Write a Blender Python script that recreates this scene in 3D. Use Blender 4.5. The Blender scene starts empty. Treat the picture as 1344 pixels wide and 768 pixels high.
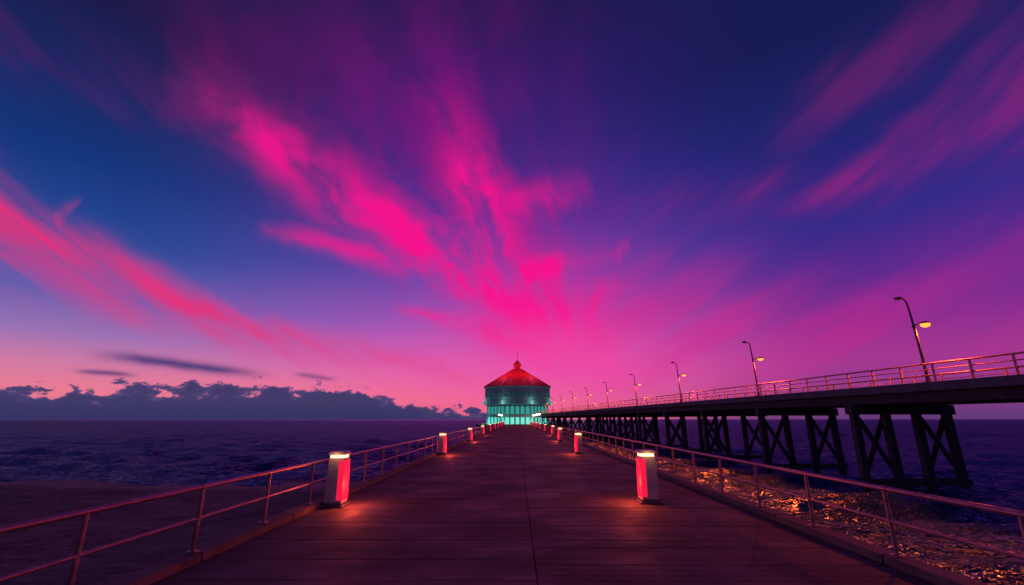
import bpy, math, random
import numpy as np
from mathutils import Vector, Matrix
random.seed(4)
S=bpy.context.scene
S.view_settings.view_transform='Standard'; S.view_settings.look='None'; S.view_settings.exposure=0

# ------------------------------------------------------------------ camera
EYE=2.1; F=600.0; TILT=math.atan(166/F); YAW=math.atan(6/F)
cd=bpy.data.cameras.new("camera"); cam=bpy.data.objects.new("camera",cd); S.collection.objects.link(cam)
cd.sensor_width=36; cd.lens=36*F/1344; cd.clip_end=30000; cd.clip_start=.05
cam.location=(0,0,EYE); cam.rotation_euler=(math.pi/2+TILT,0,YAW)
S.camera=cam
def ae(px,py):
    "photo direction -> azimuth, elevation of the sky in degrees"
    v=Vector((px-672,384-py,-F)).normalized()
    v.rotate(cam.rotation_euler)
    return math.degrees(math.atan2(v.x,v.y)), math.degrees(math.asin(v.z))
def lin(c):
    return tuple((x/255/12.92 if x/255<=.04045 else ((x/255+.055)/1.055)**2.4) for x in c)+(1,)

# ------------------------------------------------------------------ node helpers
class G:
    def __init__(s,nt): s.nt=nt
    def new(s,t): return s.nt.nodes.new(t)
    def link(s,a,b): s.nt.links.new(a,b)
    def put(s,inp,v):
        if isinstance(v,V): s.nt.links.new(v.o,inp)
        elif isinstance(v,bpy.types.NodeSocket): s.nt.links.new(v,inp)
        else: inp.default_value=v
    def m(s,op,*a):
        n=s.new("ShaderNodeMath"); n.operation=op
        for i,x in enumerate(a): s.put(n.inputs[i],x)
        return V(s,n.outputs[0])
    def clamp(s,x,lo=0.0,hi=1.0):
        n=s.new("ShaderNodeClamp"); s.put(n.inputs[0],x); n.inputs[1].default_value=lo; n.inputs[2].default_value=hi
        return V(s,n.outputs[0])
    def smooth(s,x,a,b,c=0.0,d=1.0):
        n=s.new("ShaderNodeMapRange"); n.interpolation_type='SMOOTHSTEP'
        s.put(n.inputs[0],x)
        for i,k in enumerate((a,b,c,d)): s.put(n.inputs[i+1],k)
        return V(s,n.outputs[0])
    def vec(s,x,y,z=0.0):
        n=s.new("ShaderNodeCombineXYZ")
        for i,k in enumerate((x,y,z)): s.put(n.inputs[i],k)
        return V(s,n.outputs[0])
    def sep(s,v):
        n=s.new("ShaderNodeSeparateXYZ"); s.put(n.inputs[0],v); return [V(s,o) for o in n.outputs]
    def noise(s,v,scale=1.0,detail=4,rough=.5,dist=0.0,color=False):
        n=s.new("ShaderNodeTexNoise"); s.put(n.inputs['Vector'],v); n.inputs['Scale'].default_value=scale
        n.inputs['Detail'].default_value=detail; n.inputs['Roughness'].default_value=rough; n.inputs['Distortion'].default_value=dist
        return V(s,n.outputs[1 if color else 0])
    def white(s,x):
        n=s.new("ShaderNodeTexWhiteNoise"); n.noise_dimensions='1D'; s.put(n.inputs['W'],x); return V(s,n.outputs[0])
    def mix(s,f,a,b,mode='MIX'):
        n=s.new("ShaderNodeMix"); n.data_type='RGBA'; n.blend_type=mode
        s.put(n.inputs[0],f); s.put(n.inputs[6],a); s.put(n.inputs[7],b)
        return V(s,n.outputs[2])
    def ramp(s,x,stops,interp='LINEAR'):
        n=s.new("ShaderNodeValToRGB"); s.put(n.inputs[0],x); cr=n.color_ramp; cr.interpolation=interp
        stops=sorted(stops,key=lambda t:t[0])
        cr.elements[0].position=stops[0][0]; cr.elements[0].color=stops[0][1]
        cr.elements[1].position=stops[-1][0]; cr.elements[1].color=stops[-1][1]
        for p,c in stops[1:-1]:
            e=cr.elements.new(p); e.color=c
        return V(s,n.outputs[0])
class V:
    def __init__(s,g,o): s.g=g; s.o=o
    def __add__(s,b): return s.g.m('ADD',s,b)
    __radd__=__add__
    def __sub__(s,b): return s.g.m('SUBTRACT',s,b)
    def __rsub__(s,b): return s.g.m('SUBTRACT',b,s)
    def __mul__(s,b): return s.g.m('MULTIPLY',s,b)
    __rmul__=__mul__
    def __truediv__(s,b): return s.g.m('DIVIDE',s,b)

# ------------------------------------------------------------------ sky (world)
W=bpy.data.worlds.new("World"); S.world=W; W.use_nodes=True
W.cycles.sampling_method='NONE'
nt=W.node_tree; nt.nodes.clear(); g=G(nt)
tc=g.new("ShaderNodeTexCoord")
x,y,z=g.sep(tc.outputs['Generated'])
A=g.m('ARCTAN2',x,y)*57.2958
E=g.m('ARCSINE',g.clamp(z,-1.0,1.0))*57.2958
wr,wg,wb=g.sep(g.noise(g.vec(A*.05,E*.09),1.0,2,.5,color=True))
w2r,w2g,_=g.sep(g.noise(g.vec(A*.22,E*.32,3.0),1.0,2,.55,color=True))
Aw=A+(wr-.5)*8+(w2r-.5)*1.8
Ew=E+(wg-.5)*6+(w2g-.5)*1.6
EN=g.clamp(E/60.0)
def eramp(stops):
    return g.ramp(EN,[(max(0,ae(px,py)[1])/60.0,lin(c)) for px,py,c in stops])
left=eramp([(150,550,(232,120,130)),(150,515,(236,124,146)),(150,480,(208,122,164)),(150,440,(152,114,180)),(150,390,(90,94,174)),(150,320,(40,74,152)),(150,220,(20,54,124)),(150,120,(20,40,100)),(150,0,(22,26,72))])
cen=eramp([(600,550,(246,112,130)),(600,520,(242,108,152)),(600,480,(224,98,176)),(600,430,(168,86,184)),(600,360,(98,70,172)),(600,280,(58,50,148)),(600,180,(42,36,120)),(600,90,(38,28,100)),(600,0,(30,24,80))])
right=eramp([(1150,550,(108,62,126)),(1150,515,(132,62,136)),(1150,470,(154,58,144)),(1150,420,(124,46,144)),(1150,360,(80,42,142)),(1150,280,(50,42,136)),(1150,180,(34,37,118)),(1150,90,(28,33,100)),(1150,0,(24,27,84))])
fl=g.smooth(A,ae(620,300)[0],ae(120,300)[0])
fr=g.smooth(A,ae(690,400)[0],ae(1130,400)[0])
back=g.smooth(g.m('ABSOLUTE',A),75,140)
sky=g.mix(fl,cen,left); sky=g.mix(fr,sky,right)

def gauss(pt,sx,sy,rot=0.0):
    a0,e0=ae(*pt); ca,sa=math.cos(math.radians(rot)),math.sin(math.radians(rot))
    u=Aw*(ca/sx)+(Ew*(sa/sx)-(a0*ca+e0*sa)/sx)
    v=Ew*(ca/sy)-(Aw*(sa/sy)+(e0*ca-a0*sa)/sy)
    return g.m('EXPONENT',g.m('MULTIPLY_ADD',u,u,v*v)*-1.0)
def branch(pts,ws,amps,vert=False,sharp=2.0):
    """a curved band of cirrus: centre, half width and density are functions of azimuth (or elevation)"""
    q=[ae(*p) for p in pts]
    k=[(e,a) if vert else (a,e) for a,e in q]
    lo=min(t for t,_ in k); hi=max(t for t,_ in k); pad=(hi-lo)*.06; lo-=pad; hi+=pad
    c0=min(c for _,c in k)-1; c1=max(c for _,c in k)+1
    data=sorted(zip([(t-lo)/(hi-lo) for t,_ in k],[(c-c0)/(c1-c0) for _,c in k],ws,amps))
    stops=[(t,(c,w/12.0,a_,1)) for t,c,w,a_ in data]
    stops=[(0.0,(stops[0][1][0],stops[0][1][1],0,1))]+stops+[(1.0,(stops[-1][1][0],stops[-1][1][1],0,1))]
    T=Ew if vert else Aw; C=Aw if vert else Ew
    rp=g.ramp((T-lo)*(1/(hi-lo)),stops,'LINEAR')
    n=g.new("ShaderNodeSeparateColor"); g.link(rp.o,n.inputs[0]); c_,w_,a_=[V(g,o) for o in n.outputs]
    d=(C-g.m('MULTIPLY_ADD',c_,c1-c0,c0))/(w_*12.0)
    return g.m('EXPONENT',d*d*-1.0)*a_
def mx(*a):
    o=a[0]
    for b_ in a[1:]: o=g.m('MAXIMUM',o,b_)
    return o
c0=ae(800,600)
dA=Aw-c0[0]; dE=Ew-c0[1]
phi=g.m('ARCTAN2',dE,dA); r=g.m('SQRT',g.m('MULTIPLY_ADD',dA,dA,dE*dE))
rad=g.noise(g.vec(phi*6.5,r*.07,1.7),1.0,6,.58,.15)
lowf=g.smooth(E,6,17)
st=g.smooth(rad,.36,.66)*lowf+(1.0-lowf)*.5
veil=gauss((560,170),16,15,20)*.62+gauss((690,350),13,13)*.5
veil=veil+gauss((360,70),16,6,-20)*.16
sky=g.mix(g.clamp(veil*(st*.75+.35))*.70,sky,lin((144,12,128)))
rn=g.noise(g.vec((A*.86+E*.5)*.035,(E*.86-A*.5)*.24,15.0),1.0,5,.55,.25)
rs=g.smooth(rn,.36,.68)
haze=gauss((1180,380),24,3.6,10)*.40+gauss((860,430),13,7)*.74+gauss((1250,450),18,4)*.48
sky=g.mix(g.clamp(haze*(rs*.6+.3)),sky,lin((196,40,142)))
core=mx(branch([(790,450),(700,420),(640,375),(560,322),(470,262),(390,205),(320,160),(250,100)],[6,5.5,5.0,4.2,3.6,3.2,3.2,4],[.4,.7,.95,.95,.95,.85,.5,.12]),
        branch([(700,440),(650,360),(622,280),(622,220),(600,160),(580,110)],[6,5,3.8,3.6,3.6,4],[.6,.9,1.05,.9,.3,.06],vert=True),
        branch([(650,385),(570,350),(480,330),(400,315),(350,300)],[2.2,2.0,1.7,1.4,1.0],[.8,.75,.6,.45,.2]),
        branch([(680,362),(740,345),(820,320)],[2.0,1.3,.7],[.85,.8,.5]),
        branch([(660,275),(710,262),(770,235)],[2.0,2.2,1.6],[.5,.5,.1]),
        branch([(720,470),(640,438),(560,418),(520,408)],[2.4,1.7,1.1,.7],[.7,.8,.7,.2]))
glow=gauss((735,400),9.5,7.5)
corem=g.clamp(core*(st*1.0+.14)*1.14+glow*(st*.3+.32))
sky=g.mix(corem,sky,lin((244,20,142)))
sky=g.mix(gauss((745,478),16,4.6)*.55,sky,lin((244,80,172)))
ln=g.noise(g.vec((A*.84-E*.54)*.045,(A*.54+E*.84)*.38,5.0),1.0,6,.58,.35)
ls=g.smooth(ln,.34,.66)
lc=mx(branch([(-200,120),(-90,200),(0,285),(70,332),(170,372),(275,410),(420,450),(600,492)],[5,3.6,2.8,2.3,1.9,1.5,1.5,.9],[.6,.9,1,1,1,1,.6,.3]),
      branch([(60,350),(92,308),(130,275)],[1.6,1.2,.7],[.9,.7,.1]),
      branch([(-60,330),(40,352),(130,385),(250,425),(380,455),(480,470)],[2,2.2,2,1.8,1.4,1],[.5,.6,.6,.6,.5,.2]))
sky=g.mix(g.clamp(lc*(ls*.85+.2)*.95),sky,lin((230,48,122)))
rc=mx(branch([(1010,268),(1080,240),(1190,200),(1290,150),(1400,90),(1500,30)],[1.0,1.7,2.6,3.4,4.2,5],[.3,.7,.9,.85,.7,.5]),
      branch([(1010,190),(1090,130),(1180,70),(1290,-10)],[1.5,2.2,3,3.5],[.15,.36,.3,.15]),
      branch([(800,280),(900,262),(1000,240),(1150,200)],[2,2.6,2.6,2],[.2,.42,.42,.2]))
sky=g.mix(g.clamp(rc*(rs*.85+.15)*.66),sky,lin((184,32,124)))
uc=branch([(-60,10),(30,45),(130,90),(220,125),(330,175)],[2,2.6,2.8,2.6,2.4],[.4,.55,.6,.6,.3])
sky=g.mix(g.clamp(uc*(ls*.8+.1)*.42),sky,lin((120,22,108)))
def flat(p0,p1,w,amp):
    a0,e0=ae(*p0); a1,e1=ae(*p1)
    t=(A-a0)*(1/(a1-a0)); tt=g.clamp(t)
    prof=g.smooth(t,-.02,.3)*g.smooth(t,1.0,.6)
    d=(E+(w2g-.5)*.5-(tt*(e1-e0)+e0))/w
    return g.m('EXPONENT',d*d*-1.0)*prof*amp
fc=mx(flat((105,462),(372,494),.50,.95),flat((90,485),(190,494),.26,.8),flat((380,490),(450,499),.26,.6))
sky=g.mix(g.clamp(fc),sky,lin((80,62,122)))
bn=g.noise(g.vec(A*.42,E*.75,2.0),1.0,5,.62)
etop=(bn-.5)*5.6+(wb-.5)*3.0+3.1-g.smooth(A,ae(420,500)[0],ae(640,500)[0])*1.6-g.smooth(A,ae(620,500)[0],ae(760,500)[0])*4.0
bank=g.smooth(etop-E,-.04,.34)
bcol=g.ramp(g.clamp((etop-E)*.25),[(0,lin((88,74,126))),(.2,lin((50,56,104))),(1,lin((42,52,96)))])
sky=g.mix(bank*.97,sky,bcol)
sky=g.mix(g.smooth(E,2.2,-.2)*g.smooth(A,ae(640,500)[0],ae(500,500)[0])*.7,sky,lin((46,50,98)))
sky=g.mix(g.smooth(E,2.0,-.2)*g.smooth(A,ae(740,500)[0],ae(1000,500)[0])*.5,sky,lin((80,52,108)))
bk=g.ramp(EN,[(0,lin((66,58,108))),(.3,lin((52,50,106))),(1,lin((24,24,74)))])
sky=g.mix(back,sky,bk)
bg=g.new("ShaderNodeBackground"); g.link(sky.o,bg.inputs[0]); bg.inputs[1].default_value=1.0
wo=g.new("ShaderNodeOutputWorld"); g.link(bg.outputs[0],wo.inputs[0])

sl=bpy.data.lights.new("sun","SUN"); sl.energy=.04; sl.angle=math.radians(12); sl.color=(1,.35,.5)
so=bpy.data.objects.new("sun",sl); S.collection.objects.link(so)
so.rotation_euler=Vector((-.06,-1,-.12)).to_track_quat('-Z','Y').to_euler()

# ------------------------------------------------------------------ materials
def mat(name,col=(.5,.5,.5),rough=.6,metal=0.0,noise=0.25,nscale=3.0,bump=0.0,bscale=20.0,emit=None,es=0.0,spec=.5):
    m=bpy.data.materials.new(name); m.use_nodes=True; nt=m.node_tree; b=nt.nodes['Principled BSDF']; g=G(nt)
    t=g.new("ShaderNodeTexCoord"); o=t.outputs['Object']
    n=g.noise(o,nscale,4,.6)
    c=g.mix(g.smooth(n,.3,.7),tuple(k*(1-noise) for k in col)+(1,),tuple(min(1,k*(1+noise)) for k in col)+(1,))
    g.link(c.o,b.inputs['Base Color']); b.inputs['Metallic'].default_value=metal
    b.inputs['Specular IOR Level'].default_value=spec
    rr=g.smooth(n,.2,.8,max(0,rough-.1),min(1,rough+.12)); g.link(rr.o,b.inputs['Roughness'])
    if bump:
        bp=g.new("ShaderNodeBump"); bp.inputs['Strength'].default_value=bump; bp.inputs['Distance'].default_value=.02
        g.link(g.noise(o,bscale,4,.6).o,bp.inputs['Height']); g.link(bp.outputs[0],b.inputs['Normal'])
    if emit:
        b.inputs['Emission Color'].default_value=emit+(1,); b.inputs['Emission Strength'].default_value=es
    return m
def deckmat():
    m=bpy.data.materials.new("weathered_planks"); m.use_nodes=True; nt=m.node_tree; b=nt.nodes['Principled BSDF']; g=G(nt)
    t=g.new("ShaderNodeTexCoord"); o=t.outputs['Object']; x,y,z=g.sep(o)
    idx=g.m('FLOOR',y/.24); side=g.m('GREATER_THAN',x,.27)
    rnd=g.white(idx+side*517.3)
    slab=g.white(g.m('FLOOR',y/2.88)+side*91.7)
    grain=g.noise(g.vec(x*1.2,y*26.0,rnd*30.0),1.0,5,.65)
    stain=g.noise(o,.55,4,.6); fine=g.noise(o,30.0,3,.6)
    v=rnd*.30+slab*.22+grain*.30+g.smooth(stain,.3,.7)*.32+fine*.12
    c=g.ramp(v*.8,[(0,(.045,.038,.034,1)),(.5,(.100,.084,.074,1)),(1,(.19,.16,.14,1))])
    g.link(c.o,b.inputs['Base Color'])
    g.link(g.smooth(stain*.7+grain*.3,.3,.7,.88,.55).o,b.inputs['Roughness'])
    b.inputs['Specular IOR Level'].default_value=.25
    bp=g.new("ShaderNodeBump"); bp.inputs['Strength'].default_value=.5; bp.inputs['Distance'].default_value=.012
    g.link((grain*.7+fine*.4).o,bp.inputs['Height']); g.link(bp.outputs[0],b.inputs['Normal'])
    return m
def watermat():
    m=bpy.data.materials.new("sea_water"); m.use_nodes=True; nt=m.node_tree; nt.nodes.remove(nt.nodes['Principled BSDF']); g=G(nt)
    out=nt.nodes['Material Output']
    t=g.new("ShaderNodeTexCoord"); o=t.outputs['Object']; x,y,z=g.sep(o)
    n2=g.noise(g.vec(x*1.1,y*2.0,4.0),1.0,3,.6,.3)
    n1=g.noise(g.vec(x*.13,y*.42),1.0,3,.5)
    wind=g.smooth(g.noise(g.vec(x*.012,y*.05,7.0),1.0,3,.6),.35,.65)
    bp=g.new("ShaderNodeBump"); bp.inputs['Strength'].default_value=1.0; bp.inputs['Distance'].default_value=.9
    g.link((n2*(wind*.5+.7)+n1*1.3).o,bp.inputs['Height'])
    fo=g.smooth(n2,.46,.58)*g.smooth(g.m('ABSOLUTE',y+n1*4-37.0+g.m('SINE',x*.045)*1.2),1.5,.1)*g.smooth(x,-2,-6)
    c=g.mix(fo*.8,(.006,.042,.15,1),(.5,.5,.55,1))
    df=g.new("ShaderNodeBsdfDiffuse"); g.link(c.o,df.inputs[0]); g.link(bp.outputs[0],df.inputs['Normal'])
    gs=g.new("ShaderNodeBsdfGlossy"); gs.inputs['Roughness'].default_value=.25; gs.inputs['Color'].default_value=(.52,.80,1,1); g.link(bp.outputs[0],gs.inputs['Normal'])
    fr=g.new("ShaderNodeFresnel"); fr.inputs[0].default_value=1.33; g.link(bp.outputs[0],fr.inputs['Normal'])
    f=V(g,fr.outputs[0])*(wind*.22+.76)*(1.0-fo)
    mxs=g.new("ShaderNodeMixShader"); g.link(f.o,mxs.inputs[0]); g.link(df.outputs[0],mxs.inputs[1]); g.link(gs.outputs[0],mxs.inputs[2])
    g.link(mxs.outputs[0],out.inputs[0])
    return m
def sandmat():
    m=bpy.data.materials.new("wet_sand"); m.use_nodes=True; nt=m.node_tree; b=nt.nodes['Principled BSDF']; g=G(nt)
    t=g.new("ShaderNodeTexCoord"); o=t.outputs['Object']; x,y,z=g.sep(o)
    n=g.noise(g.vec(x*.5,y*1.2),1.0,4,.6,.5); n2=g.noise(g.vec(x*3,y*5),1.0,4,.65,.6)
    wet=g.smooth(y+n*3,28.0,33.0)
    c=g.mix(g.smooth(n*.5+n2*.5,.35,.65),(.14,.11,.085,1),(.38,.30,.23,1)); c=g.mix(wet*.7,c,(.04,.03,.03,1))
    g.link(c.o,b.inputs['Base Color']); g.link((.9-wet*.4).o,b.inputs['Roughness']); b.inputs['Specular IOR Level'].default_value=.25
    bp=g.new("ShaderNodeBump"); bp.inputs['Strength'].default_value=1.0; bp.inputs['Distance'].default_value=.5
    g.link((n*.6+n2*.6).o,bp.inputs['Height']); g.link(bp.outputs[0],b.inputs['Normal'])
    return m
def emis(name,c,s,base=(.3,.3,.3)):
    return mat(name,base,.4,emit=c,es=s,noise=.05)
M_deck=deckmat(); M_water=watermat(); M_sand=sandmat()
M_kerb=mat("kerb_concrete",(.17,.14,.125),.8,noise=.3,nscale=2,bump=.4,spec=.2)
M_rail=mat("painted_rail_metal",(.42,.25,.26),.42,.7,noise=.2,nscale=6)
M_bol=mat("bollard_casing",(.50,.47,.46),.5,.0,noise=.14,nscale=5,bump=.1)
M_boldk=mat("bollard_base_metal",(.12,.11,.12),.5,.5)
M_warm=emis("bollard_warm_lens",(1,.62,.30),2.6)
M_red=emis("bollard_red_lens",(1,.012,.065),.85,(.22,.01,.02))
M_tim=mat("pile_timber",(.075,.06,.055),.8,noise=.4,nscale=2.5,bump=.5,bscale=8)
M_conc=mat("bridge_concrete",(.17,.14,.15),.8,noise=.3,nscale=1.2,bump=.3,bscale=6)
M_pole=mat("lamp_pole_metal",(.14,.10,.10),.45,.5)
M_orange=emis("sodium_lens",(1,.20,.022),3.4,(.02,.01,.01))
M_wall=mat("pavilion_render",(.40,.43,.43),.7,noise=.15,nscale=.5)
M_trim=mat("pavilion_trim",(.50,.52,.50),.6,noise=.1)
M_roof=mat("pavilion_red_roof",(.50,.03,.035),.6,noise=.22,nscale=.6,bump=.3,bscale=4)
M_teal=emis("pavilion_lit_teal_glass",(.04,.50,.42),.7,(.02,.05,.05))
M_tealb=emis("pavilion_bright_teal_glass",(.15,.9,.72),1.1,(.02,.05,.05))
M_dkg=mat("pavilion_dark_glass",(.02,.05,.06),.1,noise=.1,emit=(.01,.08,.09),es=.35)
M_beacon=emis("beacon_red",(1,.03,.05),6)
M_whl=emis("white_lamp",(1,.70,.62),9)

# ------------------------------------------------------------------ mesh builder
class MB:
    def __init__(s): s.v=[];s.f=[];s.mi=[];s.sm=[]
    def add(s,vs,fs,mi=0,sm=False):
        k=len(s.v); s.v+= [tuple(v) for v in vs]
        for f in fs: s.f.append([i+k for i in f]); s.mi.append(mi); s.sm.append(sm)
    def box(s,c,d,mi=0,R=None):
        vs=[Vector((a*d[0]/2,b*d[1]/2,e*d[2]/2)) for e in(-1,1) for b in(-1,1) for a in(-1,1)]
        if R: vs=[R@v for v in vs]
        s.add([v+Vector(c) for v in vs],[(0,2,3,1),(4,5,7,6),(0,1,5,4),(2,6,7,3),(0,4,6,2),(1,3,7,5)],mi)
    def beam(s,p0,p1,w,h,mi=0,up=(0,0,1)):
        p0,p1=Vector(p0),Vector(p1); d=(p1-p0); L=d.length; d.normalize()
        u=Vector(up)
        if abs(d.dot(u))>.98: u=Vector((0,1,0))
        sd=d.cross(u).normalized(); u=sd.cross(d)
        R=Matrix((sd,d,u)).transposed()
        s.box((p0+p1)/2,(w,L,h),mi,R)
    def tube(s,p0,p1,r0,r1=None,n=8,mi=0,caps=True):
        r1=r0 if r1 is None else r1
        p0,p1=Vector(p0),Vector(p1); d=(p1-p0).normalized()
        u=Vector((0,0,1)) if abs(d.z)<.9 else Vector((1,0,0)); a=d.cross(u).normalized(); b=d.cross(a)
        vs=[]
        for p,r in((p0,r0),(p1,r1)):
            for i in range(n):
                t=2*math.pi*i/n; vs.append(p+a*math.cos(t)*r+b*math.sin(t)*r)
        s.add(vs,[(i,(i+1)%n,n+(i+1)%n,n+i) for i in range(n)],mi,True)
        if caps: s.add(vs,[tuple(range(n-1,-1,-1)),tuple(range(n,2*n))],mi)
    def path(s,pts,rs,n=8,mi=0):
        for i in range(len(pts)-1): s.tube(pts[i],pts[i+1],rs[i],rs[i+1],n,mi)
    def lathe(s,c,prof,n=8,rot=0.0,mi=0,sm=False):
        vs=[]
        for r,z in prof:
            for i in range(n):
                t=2*math.pi*i/n+rot; vs.append((c[0]+r*math.cos(t),c[1]+r*math.sin(t),c[2]+z))
        fs=[]
        for k in range(len(prof)-1):
            for i in range(n): fs.append((k*n+i,k*n+(i+1)%n,(k+1)*n+(i+1)%n,(k+1)*n+i))
        fs.append(tuple(range(n-1,-1,-1))); fs.append(tuple(range((len(prof)-1)*n,len(prof)*n)))
        s.add(vs,fs,mi,sm)
    def obj(s,name,mats,parent=None,bevel=0,loc=None):
        me=bpy.data.meshes.new(name); me.from_pydata(s.v,[],s.f)
        for m in mats: me.materials.append(m)
        me.polygons.foreach_set("material_index",s.mi); me.polygons.foreach_set("use_smooth",s.sm); me.update()
        o=bpy.data.objects.new(name,me); S.collection.objects.link(o)
        if bevel:
            b=o.modifiers.new("bevel","BEVEL"); b.width=bevel; b.segments=2; b.limit_method='ANGLE'
        if parent: o.parent=parent
        if loc: o.location=loc
        return o
def empty(name,loc=(0,0,0)):
    e=bpy.data.objects.new(name,None); S.collection.objects.link(e); e.location=loc; e.empty_display_size=.3; return e
def plight(name,loc,e,col,r=.1,parent=None,typ='POINT'):
    l=bpy.data.lights.new(name,typ); l.energy=e; l.color=col; l.shadow_soft_size=r
    if typ=='SPOT': l.spot_size=math.radians(168); l.spot_blend=.2
    o=bpy.data.objects.new(name,l); S.collection.objects.link(o); o.location=loc
    if parent: o.parent=parent
    return o

# ------------------------------------------------------------------ sea (real waves) + sand
ZW=-2.4
rng=np.random.default_rng(11)
rings=np.concatenate([[0.0],np.geomspace(2.5,700,460),np.geomspace(720,12000,30)])
ang=np.radians(np.concatenate([np.arange(-72,72,.28),np.arange(72,288,3.0)]))
RR,TT=np.meshgrid(rings,ang,indexing='ij')
X=RR*np.sin(TT); Y=RR*np.cos(TT); Z=np.zeros_like(X)
for i in range(64):
    lam=.9*(11/.9)**rng.random(); k=2*math.pi/lam
    th=rng.normal(math.radians(265),.42)
    amp=.017*lam**.85*rng.uniform(.5,1.2)
    fade=1/(1+(RR*.0125/(lam*.45))**4)
    ph=k*(X*math.cos(th)+Y*math.sin(th))+rng.uniform(0,6.28)
    Z+=amp*fade*(np.exp(np.sin(ph)-1)*1.6-.75)
Z*=.75+.3*np.sin(X*.021+Y*.034)
n0,n1=X.shape
co=np.stack([X,Y,Z],-1).reshape(-1,3)
ii,jj=np.meshgrid(np.arange(n0-1),np.arange(n1),indexing='ij'); j2=(jj+1)%n1
q=np.stack([ii*n1+jj,(ii+1)*n1+jj,(ii+1)*n1+j2,ii*n1+j2],-1).reshape(-1,4)[:, ::-1]
me=bpy.data.meshes.new("sea"); me.vertices.add(len(co)); me.vertices.foreach_set("co",co.ravel())
me.loops.add(q.size); me.loops.foreach_set("vertex_index",q.ravel().astype(np.int32))
me.polygons.add(len(q)); me.polygons.foreach_set("loop_start",np.arange(0,q.size,4,dtype=np.int32)); me.polygons.foreach_set("loop_total",np.full(len(q),4,dtype=np.int32))
me.update(calc_edges=True); me.polygons.foreach_set("use_smooth",np.ones(len(q),dtype=bool)); me.materials.append(M_water)
me.validate()
sea=bpy.data.objects.new("sea",me); S.collection.objects.link(sea); sea.location=(0,0,ZW)

b=MB(); xs=[-900,-500,-300,-200,-140]+[-100+i*1.5 for i in range(72)]; ys=[-260,-120,-60,-30]+[-15+i*1.2 for i in range(52)]
vs=[]
for yy in ys:
    for xx in xs:
        zz=-1.85+.08*math.sin(xx*.31+yy*.17)+.06*math.sin(xx*.83-yy*.55)+.05*math.sin(yy*1.3+xx*.21)
        yy2=yy+1.2*math.sin(xx*.045)
        zz-=max(0,(yy2-27))*.075
        zz-=max(0,xx+3)*.28
        vs.append((xx,yy,zz))
nx=len(xs)
b.add(vs,[(j*nx+i,j*nx+i+1,(j+1)*nx+i+1,(j+1)*nx+i) for j in range(len(ys)-1) for i in range(nx-1)],0,True)
b.obj("sand_beach",[M_sand])

# ------------------------------------------------------------------ walkway pier
XL,XR=-5.0,5.69
walk=empty("boardwalk_pier")
b=MB(); Y0,Y1=-7.2,186.0; yy=Y0; k=0
while yy<Y1:
    dz=random.uniform(-.003,.003); gap=.022 if k%12==11 else .009
    b.box(((XL+.15+.262)/2,yy+.12,-.03+dz),(.262-XL-.15,.24-gap,.06))
    b.box(((XR-.15+.278)/2,yy+.12,-.03+random.uniform(-.003,.003)),(XR-.15-.278,.24-gap,.06))
    yy+=.24;k+=1
b.obj("deck_planks",[M_deck],walk)
b=MB(); b.box((.345,(Y0+Y1)/2,-.24),(XR-XL+.7,Y1-Y0,.30)); 
for X_ in (XL-.2,XR+.2): b.box((X_,(Y0+Y1)/2,-.55),(.25,Y1-Y0,.55))
yy=-4
while yy<186:
    for X_ in (XL+.4,.345,XR-.4): b.tube((X_,yy,-.4),(X_,yy,-6),.22,.24,10)
    b.box((.345,yy,-.60),(XR-XL-.1,.4,.38)); yy+=6
b.obj("substructure",[M_tim],walk)
b=MB()
for X_ in (XL,XR):
    yy=Y0
    while yy<Y1:
        b.box((X_,yy+1.49,.035),(.34,2.965,.17)); yy+=3
b.obj("kerb",[M_kerb],walk,bevel=.015)

def railing(name,X,ymin,ymax,step,y0):
    b=MB(); H=1.06
    yy=y0
    while yy-step>ymin: yy-=step
    while yy<ymax:
        b.tube((X,yy,.12),(X,yy,H-.02),.033,n=10); b.tube((X,yy,.12),(X,yy,.145),.07,n=10)
        b.box((X,yy,.128),(.17,.14,.016)); yy+=step
    for z,r in((H,.038),(.60,.025)):
        b.tube((X,ymin,z),(X,ymax,z),r,n=16)
    yy=y0
    while yy<60:
        b.tube((X,yy-.06,H),(X,yy+.06,H),.045,n=12); yy+=step*3
    return b.obj(name,[M_rail])
railing("pier_railing",XL,-6.5,184,2.05,7.8)
railing("pier_railing",XR,-6.5,184,2.0,7.7)

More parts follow.
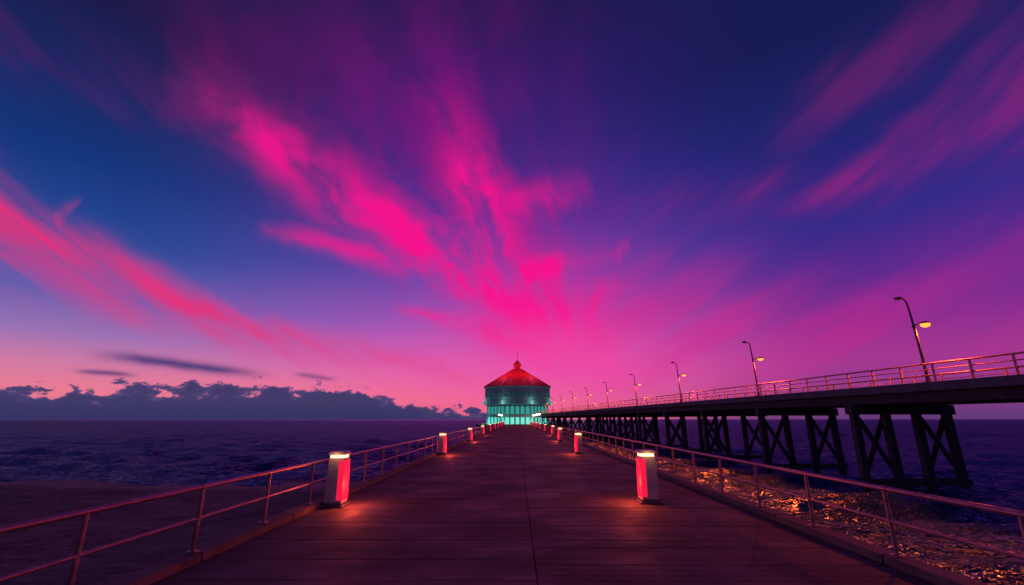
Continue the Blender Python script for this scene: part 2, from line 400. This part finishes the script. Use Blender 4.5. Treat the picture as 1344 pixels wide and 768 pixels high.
# ------------------------------------------------------------------ bollard lights
def bollard(X,Y,inner):
    e=empty("bollard_light",(X,Y,0)); h=1.33; w,d=.44,.46; s=inner
    b=MB(); b.box((0,0,.02),(w+.14,d+.14,.04)); b.box((0,0,.07),(w+.03,d+.03,.07)); 
    b.obj("base_plate",[M_boldk],e,bevel=.008)
    b=MB(); b.lathe((0,0,.10),[((w/2)*1.414,0),((w/2)*1.30,h-.28)],4,math.pi/4); 
    b.obj("casing",[M_bol],e,bevel=.02)
    b=MB(); b.box((0,0,h-.17+.005),(w*.80,d*.76,.10)); b.obj("lamp_lens",[M_warm],e,bevel=.01)
    b=MB(); b.lathe((0,0,h-.11),[(w/2*1.38,0),(w/2*1.38,.05),(w/2*1.2,.085)],4,math.pi/4); b.obj("cap",[M_bol],e,bevel=.012)
    ib=w/2+.004; it=w/2*.93+.004; z0,z1=.16,h-.24
    b=MB(); ww=.14
    for fy in(-1,1):
        y0=fy*ib; y1=fy*(it)
        vs=[(s*(ib-ww),y0,z0),(s*ib,y0,z0),(s*it,y1,z1),(s*(it-ww),y1,z1)]
        vs+= [(a,c-fy*.03,q) for a,c,q in vs]
        b.add(vs,[(0,1,2,3),(4,7,6,5),(0,4,5,1),(1,5,6,2),(2,6,7,3),(3,7,4,0)])
    vs=[(s*(ib+.004),-ib+.01,z0),(s*(ib+.004),ib-.01,z0),(s*(it+.004),it-.01,z1),(s*(it+.004),-it+.01,z1)]
    vs+=[(a-s*.03,c,q) for a,c,q in vs]
    b.add(vs,[(0,1,2,3),(4,7,6,5),(0,4,5,1),(1,5,6,2),(2,6,7,3),(3,7,4,0)])
    b.obj("red_lens",[M_red],e)
    if Y<70:
        plight("lamp_glow",(s*.46,0,.50),62,(1,.09,.045),.1,e)
        plight("lamp_glow_warm",(0,-.36,h-.10),1.6,(1,.36,.14),.05,e)
for i in range(10):
    bollard(-4.55,12.4+i*17.0,1)
    bollard(min(3.45+.42*i,4.9) if i<3 else 4.9,13.0+i*17.2,-1)

# ------------------------------------------------------------------ trestle road pier
tr=empty("trestle_pier")
def P(y,n=0.0,z=0.0):
    L=math.hypot(1,.09); return Vector((25.5-.09*y+n/L, y+n*.09/L, z))
ZT=3.95; TW=7.2; ya,yb=-45,182
rotz=math.atan(.09)
b=MB()
b.beam(P(ya,TW/2,ZT-.16),P(yb,TW/2,ZT-.16),TW,.32)
for n in(.12,TW-.12): b.beam(P(ya,n,ZT+.08),P(yb,n,ZT+.08),.24,.16)
b.obj("road_deck",[M_conc],tr)
b=MB()
for n in(.55,2.1,3.6,5.1,TW-.55): b.beam(P(ya,n,ZT-.32-.30),P(yb,n,ZT-.32-.30),.34,.596)
b.obj("girders",[M_tim],tr)
b=MB()
bent_y=[20.4-11*i for i in range(6)]; yy=32.2
while yy<yb-2: bent_y.append(yy); yy+=10.4
for i,yy in enumerate(bent_y):
    b.beam(P(yy,-.15,ZT-1.24),P(yy,TW+.15,ZT-1.24),.62,.64)
    for a,c in((.2,2.45),(4.7,6.95)):
        for n in(a,c):
            o=-.10 if n==a else .14
            b.beam(P(yy,n,ZT-1.56),P(yy,n+o,-6),.42,.42,up=(0,1,0))
        for sgn,q0,q1 in((-.29,a,c),(.29,c,a)):
            p0=P(yy,q0,ZT-1.8); p1=P(yy,q1,ZW+.5); p0.y+=sgn;p1.y+=sgn
            b.beam(p0,p1,.12,.30,up=(1,0,0))
    for sgn in(-.32,.32):
        p0=P(yy,-.2,ZW+.5); p1=P(yy,TW+.1,ZW+.5); p0.y+=sgn; p1.y+=sgn
        b.beam(p0,p1,.14,.36)
b.obj("timber_bents",[M_tim],tr)
for n in(.12,TW-.12):
    b=MB(); yy=-40
    while yy<yb:
        b.beam(P(yy,n,ZT+.16),P(yy,n,ZT+1.14),.08,.08); yy+=2.0
    for z,r in((1.15,.05),(.84,.028),(.53,.028)): b.tube(P(ya,n,ZT+z),P(yb,n,ZT+z),r,n=8)
    b.obj("road_railing",[M_rail],tr)

def street_lamp(p,lit=True):
    e=empty("street_lamp",p); e.rotation_euler=(0,0,rotz)
    b=MB(); b.tube((0,0,0),(0,0,.35),.13,.11,10); b.box((0,0,.015),(.36,.36,.03))
    pts=[(0,0,.35),(-.03,0,1.6),(-.09,0,3.2),(-.17,0,4.45),(-.22,0,4.72),(-.34,0,4.86),(-.55,0,4.90)]
    b.path(pts,[.085,.075,.062,.05,.045,.04,.035],10)
    b.path([(-.10,0,3.2),(.10,0,3.34),(.32,0,3.42),(.46,0,3.44)],[.035,.032,.03,.03],8)
    b.tube((-.10,0,3.12),(-.11,0,3.3),.08,n=10)
    for cx,cz in((-.68,4.88),(.66,3.43)):
        b.lathe((cx,0,cz-.03),[(.14,0),(.23,.03),(.20,.10),(.08,.14)],10,0,0,True)
    b.obj("pole",[M_pole],e)
    b=MB(); b.lathe((.66,0,3.43-.24),[(.07,0),(.21,.06),(.24,.205)],10,0,0,True); b.obj("lens",[M_orange],e)
    b=MB(); b.lathe((-.68,0,4.88-.08),[(.05,0),(.11,.045)],10,0,0,True); b.obj("top_lens",[M_bol],e)
    plight("lamp_light",(.66,0,3.06),3800,(1,.085,.004),.24,e,'SPOT')
yy=26.6-16.05*2
while yy<176:
    street_lamp(P(yy,.30,ZT+.161)); yy+=16.05

# ------------------------------------------------------------------ pavilion
pav=empty("octagonal_pavilion",(0.3,201,0)); o8=math.pi/8
ap=1/math.cos(math.pi/8)
b=MB(); b.lathe((0,0,0),[(17*ap,-1.0),(17*ap,.0)],8,o8); 
for i in range(16):
    t=i*math.pi/8; b.tube((15*math.cos(t),15*math.sin(t),-1),(15*math.cos(t),15*math.sin(t),-7),.4,n=8)
b.obj("platform",[M_conc],pav)
RL,RU=12.3,13.5
b=MB(); b.lathe((0,0,.0),[(RL*ap,.004),(RL*ap,7.6)],8,o8); b.obj("ground_storey",[M_wall],pav)
b=MB(); b.lathe((0,0,0),[((RL+.05)*ap,7.6),((RU+.9)*ap,7.9),((RU+.9)*ap,8.3)],8,o8); b.obj("balcony",[M_trim],pav)
b=MB(); b.lathe((0,0,0),[(RU*ap,8.3),(RU*ap,14.4)],8,o8); b.obj("upper_storey",[M_wall],pav)
b=MB(); b.lathe((0,0,0),[((RU+.1)*ap,14.4),((RU+.5)*ap,14.6),((RU+.55)*ap,15.05),((RU+.3)*ap,15.1)],8,o8); b.obj("cornice",[M_trim],pav)
b=MB(); prof=[((RU+.45)*ap,15.1),(2.0*ap,22.8)]
b.lathe((0,0,0),prof,8,o8)
for i in range(8):
    t=i*math.pi/4+o8
    for (r0,z0),(r1,z1) in zip(prof[:-1],prof[1:]):
        b.tube((r0*math.cos(t),r0*math.sin(t),z0+.05),(r1*math.cos(t),r1*math.sin(t),z1+.05),.16,n=6)
b.obj("roof",[M_roof],pav)
b=MB(); b.lathe((0,0,0),[(2.0,22.8),(2.0,23.1),(1.5,23.1),(1.5,24.6),(1.9,24.6),(1.9,24.9)],8,o8)
b.obj("cupola",[M_roof],pav)
b=MB(); b.lathe((0,0,0),[(1.9,24.9),(1.4,25.6),(.7,26.2),(.3,26.7),(.2,27.2),(.38,27.5),(.12,27.9),(.06,30.4)],12,0,0,True)
b.obj("cupola_dome_and_spire",[M_roof],pav)
b=MB(); b.lathe((0,0,27.3),[(.1,0),(.40,.25),(.1,.5)],8); b.obj("beacon",[M_beacon],pav)
gl=MB(); tr_=MB(); dk=MB(); br=MB()
for i in range(8):
    t=i*math.pi/4; n=Vector((math.cos(t),math.sin(t),0)); s=Vector((-math.sin(t),math.cos(t),0))
    R=Matrix((s,n,Vector((0,0,1)))).transposed()
    half=RL*math.tan(math.pi/8)
    cnt=5
    for k in range(cnt):
        u=(k-(cnt-1)/2)*(2*half/cnt)
        c=n*(RL+.02)+s*u
        br.box(c+Vector((0,0,1.45)),(1.35,.12,2.6),0,R)
        gl.box(c+Vector((0,0,5.3)),(1.35,.12,2.6),0,R)
        vs=[];m=8
        for q in range(m+1):
            th=math.pi*q/m; vs.append(c+s*(.675*math.cos(th))+Vector((0,0,6.6+.5*math.sin(th)))+n*.06)
        gl.add(vs,[tuple(range(m+1))])
        tr_.box(c+Vector((0,0,3.4)),(1.5,.3,.9),0,R)
        for w in(-.22,.22): tr_.box(c+n*.07+s*w+Vector((0,0,5.2)),(.07,.06,2.7),0,R)
        for w in(-.22,.22): tr_.box(c+n*.07+s*w+Vector((0,0,1.4)),(.07,.06,2.7),0,R)
    for k in range(cnt+1):
        u=(k-cnt/2)*(2*half/cnt)
        tr_.box(n*(RL+.12)+s*u*.985+Vector((0,0,3.75)),(.6,.34,7.4),0,R)
    hu=RU*math.tan(math.pi/8); cn=6
    for k in range(cn):
        u=(k-(cn-1)/2)*(2*hu/cn); c=n*(RU+.02)+s*u
        dk.box(c+Vector((0,0,11.6)),(1.25,.10,1.7),0,R)
        tr_.box(c+n*.05+Vector((0,0,10.68)),(1.5,.26,.14),0,R); tr_.box(c+n*.05+Vector((0,0,12.55)),(1.5,.22,.16),0,R)
        tr_.box(c+n*.07+Vector((0,0,11.6)),(.08,.06,1.7),0,R)
    tr_.box(n*(RU+.06)+Vector((0,0,13.5)),(2*hu+.1,.16,.22),0,R)
    hb=(RU+.8)*math.tan(math.pi/8)
    for z in(8.8,9.3): tr_.box(n*(RU+.8)+Vector((0,0,z)),(2*hb,.07,.07),0,R)
    for k in range(13):
        tr_.box(n*(RU+.8)+s*((k-6)*hb/6.1)+Vector((0,0,8.8)),(.06,.06,1.0),0,R)
gl.obj("lit_arches",[M_teal],pav); br.obj("lit_doors",[M_tealb],pav); dk.obj("upper_windows",[M_dkg],pav); tr_.obj("pilasters_and_trim",[M_trim],pav)
for i in range(8):
    t=i*math.pi/4+math.pi/8
    if math.sin(t)<.5:
        plight("teal_floodlight",(15.6*math.cos(t),15.6*math.sin(t),.5),190,(.1,1,.75),.3,pav)
        plight("balcony_light",(16.6*math.cos(t),16.6*math.sin(t),8.8),150,(.30,1,.88),.3,pav)
        plight("added_roof_fill",(9.0*math.cos(t),9.0*math.sin(t),24.0),900,(1,.05,.14),.6,pav)  # added red fill floating above the roof to redden it, no fixture modelled
for X_,Y_ in((6.3,132),(6.3,148),(6.3,163),(6.3,178),(-5.6,152),(-5.6,176),(13,186.5)):
    e=empty("plaza_lamp",(X_,Y_,0)); H=3.4
    b=MB(); b.tube((0,0,-6),(0,0,H+.2),.10,.06,8); b.lathe((0,0,H+.2),[(.08,0),(.36,.05),(.12,.4)],10,0,0,True); b.obj("pole",[M_pole],e)
    b=MB(); b.lathe((0,0,H-.25),[(.12,0),(.32,.2),(.28,.45)],10,0,0,True); b.obj("lens",[M_whl],e)
